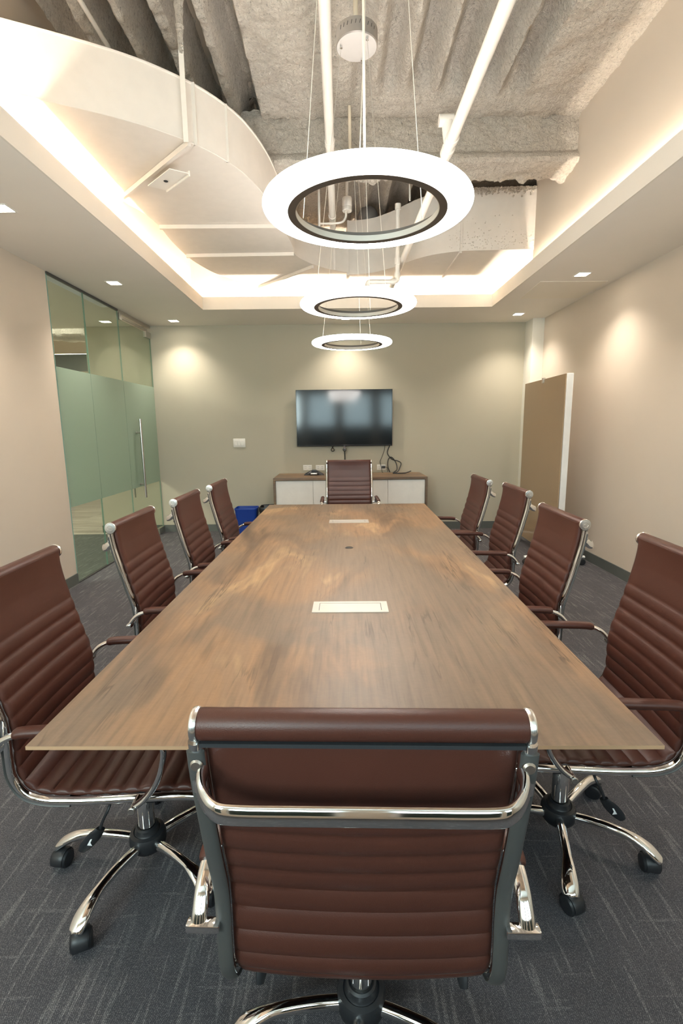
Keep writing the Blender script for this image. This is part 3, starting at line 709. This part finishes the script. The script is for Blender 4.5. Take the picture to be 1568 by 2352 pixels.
def make_chair():
    root = empty('office_chair', (0, 0, 0))
    panel(.010, S_SPLIT, 'backrest', root)
    panel(S_SPLIT, CUM[-1], 'seat', root)
    RX = .2375
    for sx in (-1, 1):
        pts = [(sx * RX, (Vector(PP[i]) - at_s(CUM[i])[1] * .006).x, (Vector(PP[i]) - at_s(CUM[i])[1] * .006).y) for i in range(len(PP)) if PP[i][1] < 1.020]
        # chrome oval side rail with dark lining on its back
        rl = MB().tube(pts, .0115, 16, ref=(1, 0, 0), ry=.0115).build('side_rail', m_chrome, root)
        li = MB().tube([(sx * RX, (Vector(PP[i]) - at_s(CUM[i])[1] * .0135).x, (Vector(PP[i]) - at_s(CUM[i])[1] * .0135).y) for i in range(4, len(PP) - 40)], .0132, 12, ref=(1, 0, 0), ry=.0055)
        li.build('rail_lining', m_railback, rl)
    # top roll
    rc = (-.335, 1.033); rr = .0225
    roll = MB().lathe([(0, -.232), (rr - .002, -.232), (rr, -.228), (rr, .228), (rr - .002, .232), (0, .232)], (0, rc[0], rc[1]), 28, 'x').build('head_roll', m_leather, root)
    for sx in (-1, 1):
        MB().lathe([(0, sx * .231), (.0225, sx * .231), (.0242, sx * .2335), (.0242, sx * .2385), (.0228, sx * .2405), (.012, sx * .2412), (.0112, sx * .2405), (.005, sx * .2406), (.0045, sx * .242), (0, sx * .242)], (0, rc[0], rc[1]), 28, 'x').build('end_cap', m_cap, roll)
    MB().cbox((0, rc[0] - .008, rc[1] - .0225), (.456, .020, .006)).build('roll_strip', m_strip, roll, smooth=False)
    fr = MB().lathe([(0, -.228), (.011, -.228), (.012, -.225), (.012, .225), (.011, .228), (0, .228)], (0, .288, .408), 16, 'x').build('front_roll', m_leather, root)
    # crossbar behind the back
    p0 = at_s(.096)[0]
    cb = [(-.230, p0.x - .012, p0.y + .010), (-.229, p0.x - .03, p0.y + .004), (-.222, p0.x - .045, p0.y - .006), (-.203, p0.x - .064, p0.y - .012), (-.175, p0.x - .071, p0.y - .014), (-.08, p0.x - .072, p0.y - .014), (0, p0.x - .072, p0.y - .014)]
    cb = cb + [(-x, y, z) for x, y, z in cb[-2::-1]]
    bar = MB().tube(catmull(cb, 6), .016, 16, ref=(0, 0, 1), ry=.0075).build('cross_bar', m_chrome, root)
    for sx in (-1, 1):
        MB().bbox(sx * .236 - .012, sx * .236 + .012, p0.x - .018, p0.x - .004, p0.y - .028, p0.y + .042, .005, 2).build('bracket', m_chrome, bar)
        MB().lathe([(0, p0.x - .027), (.007, p0.x - .027), (.0095, p0.x - .024), (.0095, p0.x - .017)], (sx * .236, 0, p0.y + .024), 16, 'y').build('bolt', m_steel, bar)
    # armrests
    AX = .280
    ap = catmull([(-.268, .612), (-.258, .628), (-.235, .652), (-.20, .668), (-.155, .674), (0, .676), (.10, .676), (.145, .668), (.172, .640), (.178, .60), (.160, .53), (.125, .475), (.085, .442)], 6)
    for sx in (-1, 1):
        arm = MB().tube([(sx * AX, p.x, p.y) for p in ap], .0138, 16, ref=(1, 0, 0), ry=.0085).build('armrest', m_chrome, root)
        pad = [p for p in ap if -.205 < p.x < .135 and p.y > .65]
        n = len(pad)
        MB().tube([(sx * AX, p.x, p.y + .002) for p in pad], [.0185 if 0 < i < n - 1 else .016 for i in range(n)], 16, ref=(1, 0, 0), ry=[.0145 if 0 < i < n - 1 else .012 for i in range(n)]).build('arm_pad', m_leather, arm)
        MB().bbox(min(sx * .242, sx * .300), max(sx * .242, sx * .300), -.278, -.258, .602, .618, .003, 2).build('rear_mount', m_chrome, arm)
        MB().tube([(sx * .244, .088, .446), (sx * .296, .088, .446)], .008, 14).build('front_mount', m_chrome, arm)
        MB().lathe([(0, sx * .3005), (.008, sx * .3005), (.010, sx * .2985), (.010, sx * .294)], (0, .088, .446), 16, 'x').build('bolt', m_steel, arm)
    # under-seat mechanism and gas lift
    me = MB().bbox(-.085, .085, -.11, .12, .378, .412, .006).bbox(-.15, .15, -.02, .02, .396, .414, .003).bbox(-.235, .235, .10, .125, .416, .430, .003).bbox(-.235, .235, -.12, -.095, .416, .430, .003).bbox(-.05, .05, -.06, .06, .35, .38, .006)
    mech = me.build('tilt_mechanism', m_blackp, root)
    for sx in (-1, 1):
        st = catmull([(sx * .06, -.03, .395), (sx * .16, -.02, .392), (sx * .200, -.02, .375), (sx * .208, -.035, .345), (sx * .212, -.045, .315)], 5)
        lv = MB().tube(st, .0045, 8)
        pd = catmull([(sx * .211, -.043, .320), (sx * .214, -.058, .302), (sx * .218, -.083, .275), (sx * .220, -.098, .258)], 4)
        n = len(pd)
        lv.tube(pd, [.010 + .011 * math.sin(PI * min(1, .15 + .8 * i / (n - 1))) for i in range(n)], 12, ref=(0, .6, 1), ry=[.006 + .003 * math.sin(PI * min(1, .15 + .8 * i / (n - 1))) for i in range(n)])
        lev = lv.build('lever', m_blackp, mech)
        c = Vector((sx * .2265, -.070, .290))
        MB().add([(c.x, c.y - .006, c.z + .008), (c.x, c.y + .008, c.z + .010), (c.x, c.y + .002, c.z - .002), (c.x, c.y + .006, c.z - .012), (c.x, c.y - .008, c.z - .010), (c.x, c.y - .004, c.z)], [(0, 1, 2, 5), (5, 2, 3, 4)]).build('arrow_mark', m_mark, lev, smooth=False)
    gl = MB().lathe([(.027, .135), (.027, .27), (.024, .275), (.0235, .275), (.0235, .36)], seg=28).build('gas_lift', m_chrome, root)
    MB().lathe([(.027, .268), (.0285, .269), (.0285, .283), (.025, .285), (.024, .284)], seg=28).build('lift_collar', m_blackp, gl)
    hub = MB().lathe([(.026, .062), (.030, .056), (.046, .060), (.056, .072), (.059, .086), (.059, .108), (.054, .119), (.044, .124), (.041, .122), (.038, .126), (.036, .139), (.031, .143), (.0275, .140)], seg=40).build('base_hub', m_blackp, root)
    for k in range(5):
        leg = MB()
        cp2 = catmull([(.045, 0, .092), (.10, 0, .102), (.17, 0, .108), (.23, 0, .104), (.275, 0, .088), (.303, 0, .068), (.312, 0, .058)], 5)
        n = len(cp2); w = [.0158 + (.0105 * math.sin(PI * max(0, (i / (n - 1) - .45)) / .62) if i / (n - 1) > .45 else 0) for i in range(n)]
        w[-1] = .004; w[-2] = .009; w[-3] = .013
        hgt = [.0165 - .004 * i / (n - 1) for i in range(n)]; hgt[-1] = .004; hgt[-2] = .007
        leg.tube(cp2, w, 16, ref=(0, 1, 0), ry=hgt)
        lo = leg.build('base_leg', m_chrome, root)
        cs = MB()
        cs.tube([(.288, 0, .085), (.288, 0, .045)], .006, 10)
        for sy in (-1, 1):
            cs.lathe([(0, sy * .006), (.0265, sy * .006), (.0285, sy * .009), (.0285, sy * .022), (.024, sy * .027), (.012, sy * .029), (0, sy * .0295)], (.288 - .012 * (1 if k % 2 else -1), 0, .0287), 24, 'y')
        # hood over the wheels
        hx = .288 - .012 * (1 if k % 2 else -1)
        hp = [(hx + .031 * math.cos(a), 0, .0287 + .031 * math.sin(a)) for a in [R(q) for q in range(-10, 191, 16)]]
        cs.tube(hp, .0205, 10, ref=(0, 1, 0), ry=.003)
        co = cs.build('caster', m_blackp, lo)
        # swivel the caster about its own stem
        ang = [.7, -1.1, 2.0, -.3, 1.4][k]
        co.location = (.288 - .288 * math.cos(ang), -.288 * math.sin(ang), 0); co.rotation_euler = (0, 0, ang)
        lo.rotation_euler = (0, 0, R(72 * k))
    return root

proto = make_chair()
chairs = [  # x, y, rotation, base angle (world), lift, label
    (-.662, 1.455, -90 + 1.5, 252, 0, 'brown ribbed leather chair nearest the camera on the left side of the table'),
    (-.655, 2.315, -90 + .5, 250, 0, 'second brown leather chair from the camera along the left side of the table'),
    (-.618, 3.02, -90, 275, 0, 'third brown leather chair from the camera along the left side of the table'),
    (-.59, 3.70, -90, 240, 0, 'farthest brown leather chair on the left side, closest to the blue bin'),
    (.765, 1.545, 90 - 3, 253, 0, 'brown ribbed leather chair nearest the camera on the right side, cut by the picture edge'),
    (.700, 2.27, 90 - 1.5, 265, 0, 'second brown leather chair from the camera along the right side of the table'),
    (.825, 3.215, 90 - 1.5, 235, 0, 'third brown leather chair from the camera along the right side, before the bronze board'),
    (.770, 3.835, 90 - 1, 248, 0, 'farthest brown leather chair on the right side of the table'),
    (.037, .972, -1.9, 190, 0, 'brown leather chair seen from behind at the near head of the table'),
    (.100, 4.93, 180, 220, .05, 'brown leather chair facing the camera at the far head of the table by the credenza'),
]
for i, (x, y, rz, ba, lift, lb) in enumerate(chairs):
    o = proto if i == 0 else copy_tree(proto)
    o.location = (x, y, 0); o.rotation_euler = (0, 0, R(rz))
    tag(o, lb, 'office chair', 'brown leather office chairs around the table')
    k = 0
    for ch in o.children:
        nm = ch.name.split('.')[0]
        if nm == 'base_leg': ch.rotation_euler = (0, 0, R(ba - rz + 72 * k)); k += 1
        elif lift and nm not in ('base_hub', 'gas_lift'): ch.location.z = lift
        elif lift and nm == 'gas_lift': ch.scale = (1, 1, 1.13)

# ------------------------------------------------------------------ credenza
cr = empty('credenza', (.135, 6.60, 0), label='low white fronted credenza with walnut top against the back wall below the television', cat='cabinet')
W2, D0, D1, TZ = .985, -.355, .305, .815
MB().bbox(-W2, W2, D0, D1, TZ - .032, TZ, .002, 1).build('top_panel', m_woodcred, cr)
for s_ in (-1, 1): MB().box(min(s_ * W2, s_ * (W2 - .028)), max(s_ * W2, s_ * (W2 - .028)), D0, D1, 0, TZ - .032).build('side_panel', m_woodcred, cr, smooth=False)
MB().box(-W2 + .028, W2 - .028, D0 + .05, D1, .02, TZ - .04).build('carcass', m_cabwhite, cr, smooth=False)
MB().box(-W2 + .03, W2 - .03, D0 + .06, D1 - .05, 0, .02).build('plinth', m_slot, cr, smooth=False)
dw = (2 * W2 - .056) / 4
for k in range(4):
    x0 = -W2 + .028 + dw * k
    MB().bbox(x0 + .002, x0 + dw - .002, D0 + .025, D0 + .045, .04, TZ - .037, .0015, 1).build('cabinet_door', m_cabwhite, cr)

# television
tv = empty('television', (.072, 6.86, 1.19), label='large flat black wall television showing soft reflections of the ring lamps', cat='television')
MB().bbox(-.655, .655, -.022, .0, 0, .76, .004, 2).build('casing', m_blackp, tv)
MB().box(-.30, .30, 0, .048, .2, .56).build('wall_mount', m_blackp, tv, smooth=False)
MB().box(-.645, .645, -.0235, -.0222, .022, .752).build('screen', m_screen, tv, smooth=False)
fr = MB()
for x0, x1, z0, z1 in ((-.655, .655, .752, .760), (-.655, -.646, 0, .76), (.646, .655, 0, .76), (-.655, .655, 0, .020)): fr.bbox(x0, x1, -.026, -.020, z0, z1, .0015, 1)
fr.build('bezel', plain('gloss_black_bezel', (.02, .02, .022), .12), tv)
# webcam below television
wc = empty('webcam', (.071, 6.80, 1.145), label='small round chrome webcam hanging below the television', cat='camera')
bm = bmesh.new(); bmesh.ops.create_uvsphere(bm, u_segments=24, v_segments=16, radius=.029)
MB().bm(bm).build('ball_body', plain('webcam_shell', (.25, .25, .25), .15, .8), wc)
MB().lathe([(.016, -.030), (.016, -.026), (.012, -.0255), (0, -.0275)], (0, 0, 0), 20, 'y').build('lens', m_blackp, wc)
MB().box(-.012, .012, -.01, .03, .026, .048).build('clip', m_chrome, wc, smooth=False)
MB().tube([(0, .01, -.026), (.003, .03, -.10), (.004, .07, -.22), (.003, .08, -.33)], .007, 8).build('cable', m_blackp, wc)

def cable(name, pts, r, label, cat='cable', group=None):
    o = MB().tube(catmull(pts, 8), r, 8).build(name, m_blackp, None); return tag(o, label, cat, group)
cable('cable_loop', [(-.085, 6.87, 1.19), (-.10, 6.87, 1.165), (-.115, 6.87, 1.14), (-.10, 6.87, 1.12), (-.075, 6.87, 1.13), (-.08, 6.87, 1.155), (-.10, 6.87, 1.175), (-.095, 6.87, 1.19)], .006, 'small looped black cable peeking out under the television left of the webcam')
cable('television_cable', [(.635, 6.88, 1.20), (.62, 6.88, 1.12), (.585, 6.89, 1.02), (.565, 6.89, .97), (.580, 6.89, .90), (.592, 6.87, .83), (.60, 6.84, .819)], .0035, 'thin black cord running from the television past the right wall socket')
cable('video_cable', [(.70, 6.87, 1.20), (.675, 6.88, 1.14), (.665, 6.885, 1.09), (.69, 6.885, 1.04), (.74, 6.88, .995), (.80, 6.86, .98), (.85, 6.84, .95), (.835, 6.82, .89), (.80, 6.78, .835), (.73, 6.72, .822), (.78, 6.68, .821), (.88, 6.70, .821), (.94, 6.76, .83)], .0065, 'thick black cable looping down from the television to the credenza, upper coil')
cable('video_cable', [(.70, 6.87, .822), (.672, 6.87, .90), (.675, 6.87, .99), (.71, 6.87, 1.03), (.755, 6.87, 1.0), (.79, 6.85, .93), (.79, 6.80, .86), (.74, 6.74, .824), (.83, 6.70, .8215), (.92, 6.76, .823), (.985, 6.80, .84)], .0065, 'thick black cable crossing itself beside the right wall socket, lower coil')

# wall plates
def outlet(x, z, label, plug=False):
    root = empty('wall_socket', (x, YB, z), label=label, cat='socket', group='white double sockets above the credenza')
    MB().bbox(-.062, .062, -.008, 0, -.038, .038, .003, 2).build('cover_plate', m_whitep, root)
    for s_ in (-1, 1):
        if plug and s_ > 0: continue
        sk = MB().bbox(s_ * .028 - .018, s_ * .028 + .018, -.0105, -.007, -.028, .028, .002, 1).build('receptacle', m_whitep, root)
        sl = MB()
        for zz in (-.013, .013): sl.box(s_ * .028 - .008, s_ * .028 - .0055, -.0112, -.0104, zz - .005, zz + .005).box(s_ * .028 + .0055, s_ * .028 + .008, -.0112, -.0104, zz - .005, zz + .005)
        sl.build('slots', m_slot, sk, smooth=False)
    return root
outlet(-.450, .895, 'white double wall socket left of the conference phone')
outlet(-.273, .892, 'white double wall socket behind the conference phone, beside the far chair')
outlet(.584, .888, 'white double wall socket with a black plug to the right of the far chair')
pl = MB().bbox(-.022, .025, -.035, 0, -.016, .016, .004, 2).tube(catmull([(.025, -.02, 0), (.05, -.02, -.005), (.058, -.03, -.04), (.06, -.04, -.066)], 5), .0035, 8).build('power_plug', m_blackp, None, loc=(.612, YB - .011, .892))
tag(pl, 'black plug with a short cord pushed into the right wall socket', 'plug')
sw = empty('light_switch', (-1.39, YB, 1.248), label='white triple rocker light switch plate on the back wall beside the glass door', cat='light switch')
MB().bbox(-.083, .083, -.008, 0, -.060, .060, .004, 2).build('cover_plate', m_whitep, sw)
for k in (-1, 0, 1):
    MB().bbox(k * .046 - .018, k * .046 + .018, -.0125, -.007, -.035, .035, .002, 1).build('rocker', m_whitep, sw)

# conference phone
ph = empty('conference_phone', (-.345, 6.68, TZ), label='black three-legged conference phone on the left half of the credenza', cat='phone')
bd = MB(); V = []; F = []; nA, nR = 72, 10
for j in range(nR + 1):
    t_ = j / nR
    for i in range(nA):
        a = 2 * PI * i / nA; lobe = .5 + .5 * math.cos(3 * (a - R(90)))
        rad = (.055 + .10 * lobe ** 2.2) * t_
        z = .012 + .055 * (1 - t_ ** 1.7) if t_ < 1 else .004
        V.append((rad * math.cos(a), rad * math.sin(a), z))
for j in range(nR):
    for i in range(nA): F.append((j * nA + i, j * nA + (i + 1) % nA, (j + 1) * nA + (i + 1) % nA, (j + 1) * nA + i))
o0 = len(V); V += [(V[nR * nA + i][0], V[nR * nA + i][1], 0) for i in range(nA)]
for i in range(nA): F.append((nR * nA + i, nR * nA + (i + 1) % nA, o0 + (i + 1) % nA, o0 + i))
F.append(tuple(o0 + i for i in range(nA)))
bd.add(V, F).build('speaker_body', m_blackp, ph)
MB().bbox(-.045, .045, -.115, -.02, .012, .036, .006, 2).build('keypad_panel', m_alum, ph)
MB().bbox(-.032, .032, -.045, .02, .040, .068, .004, 2).build('display', m_darkgrey, ph)
kb = MB()
for i in range(4):
    for j in range(3): kb.cbox((-.027 + .018 * i, -.100 + .016 * j, .038), (.011, .009, .004))
kb.build('keys', m_darkgrey, ph, smooth=False)

# bins
def bin_(x, y, w, d, h, mat, name, label, cat):
    root = empty(name, (x, y, 0), label=label, cat=cat)
    def ring(s, z, inset=0):
        a, b = w / 2 * s - inset, d / 2 * s - inset; r_ = .035; pts = []
        for cx, cy_, a0 in ((a - r_, b - r_, 0), (-a + r_, b - r_, 90), (-a + r_, -b + r_, 180), (a - r_, -b + r_, 270)):
            for k in range(5): q = R(a0 + 22.5 * k); pts.append((cx + r_ * math.cos(q), cy_ + r_ * math.sin(q), z))
        return pts
    rings = [ring(.80, 0), ring(.97, h - .03), ring(.98, h - .025), ring(1.0, h - .025), ring(1.02, h - .012), ring(1.0, h), ring(.955, h), ring(.94, h - .03), ring(.78, .012)]
    V = [p for r_ in rings for p in r_]; n = 20; F = []
    for j in range(len(rings) - 1):
        for i in range(n): F.append((j * n + i, j * n + (i + 1) % n, (j + 1) * n + (i + 1) % n, (j + 1) * n + i))
    F.append(tuple(range(n))[::-1]); F.append(tuple((len(rings) - 1) * n + i for i in range(n)))
    MB().add(V, F).build('bin_body', mat, root)
    return root, ring
b1, _ = bin_(-1.262, 6.58, .30, .24, .395, m_blue, 'recycling_bin', 'blue plastic recycling bin on the floor left of the credenza', 'bin')
b2_, rg = bin_(-.985, 6.62, .20, .24, .385, m_blackp, 'waste_bin', 'black waste bin with a crumpled liner between blue bin and credenza', 'bin')
V = []; F = []; L_ = [(1.05, .34), (1.07, .375), (1.04, .40), (.98, .405), (.90, .38), (.80, .25)]
for s_, z in L_:
    for k, p in enumerate(rg(s_, z)):
        nz = noise.noise(Vector((p[0] * 30, p[1] * 30, z * 20))) * .014; V.append((p[0] * (1 + nz * 2), p[1] * (1 + nz * 2), z + nz))
for j in range(len(L_) - 1):
    for i in range(20): F.append((j * 20 + i, j * 20 + (i + 1) % 20, (j + 1) * 20 + (i + 1) % 20, (j + 1) * 20 + i))
MB().add(V, F).build('bin_liner', m_bag, b2_)

# mobile glass board
gbx, gby = 2.245, 5.545
gb = empty('mobile_glass_board', (gbx, gby, 0), R(-2.4), label='tall bronze tinted glass board on white caster feet in the right rear corner', cat='glass board')
MB().box(-.004, .004, -.60, .60, .085, 1.94).build('glass_panel', m_bronze, gb, smooth=False)
for s_ in (-1, 1):
    MB().bbox(.010, .075, s_ * .585 - .012, s_ * .585 + .012, .10, 1.945, .003, 1).build('frame_post', m_whitemetal, gb)
    ft = MB().tube(catmull([(-.30, s_ * .56, .085), (-.18, s_ * .56, .10), (.03, s_ * .56, .115), (.2, s_ * .56, .10), (.32, s_ * .56, .085)], 4), .014, 12, ref=(0, 0, 1), ry=.024).build('foot_bar', m_whitemetal, gb)
    for sx in (-1, 1):
        cs = MB().tube([(sx * .29, s_ * .56, .09), (sx * .29, s_ * .56, .05)], .007, 10)
        for q in (-1, 1): cs.lathe([(0, q * .004), (.030, q * .004), (.032, q * .008), (.032, q * .018), (.028, q * .022), (.010, q * .022), (0, q * .023)], (sx * .29 + .01, s_ * .56, .033), 22, 'y')
        cs.build('caster', m_blackp, ft)
MB().bbox(.02, .06, -.56, .56, .16, .20, .004, 1).build('cross_rail', m_whitemetal, gb)
MB().bbox(-.014, .012, -.02, .02, 1.90, 1.955, .002, 1).build('top_clip', m_steel, gb)

# ------------------------------------------------------------------ world, camera, view
w = bpy.data.worlds.new('sky'); SC.world = w; w.use_nodes = True
bg = w.node_tree.nodes['Background']; bg.inputs[0].default_value = (.62, .78, 1.0, 1); bg.inputs[1].default_value = .45

cam = bpy.data.cameras.new('camera'); co = bpy.data.objects.new('camera', cam); COL.objects.link(co); SC.camera = co
cam.sensor_fit = 'VERTICAL'; cam.sensor_height = 36; cam.lens = 36 * 1130 / 2352; cam.clip_start = .02
pt, ya, ro = .171, -.0027, -.0113
fwd = Vector((-math.sin(ya) * math.cos(pt), math.cos(ya) * math.cos(pt), -math.sin(pt)))
ri = Vector((math.cos(ya), math.sin(ya), 0)); up = ri.cross(fwd)
r2 = ri * math.cos(ro) + up * math.sin(ro); u2 = -ri * math.sin(ro) + up * math.cos(ro)
m = Matrix((r2, u2, -fwd)).transposed().to_4x4(); m.translation = Vector((0, 0, 1.45)); co.matrix_world = m

vs_ = SC.view_settings; vs_.view_transform = 'Standard'; vs_.look = 'None'; vs_.exposure = 1.87; vs_.gamma = 1.0; vs_.use_curve_mapping = False
SC.cycles.max_bounces = 10; SC.cycles.diffuse_bounces = 5; SC.cycles.glossy_bounces = 4; SC.cycles.transparent_max_bounces = 12
SC.cycles.caustics_reflective = False; SC.cycles.caustics_refractive = False; SC.cycles.sample_clamp_indirect = 4
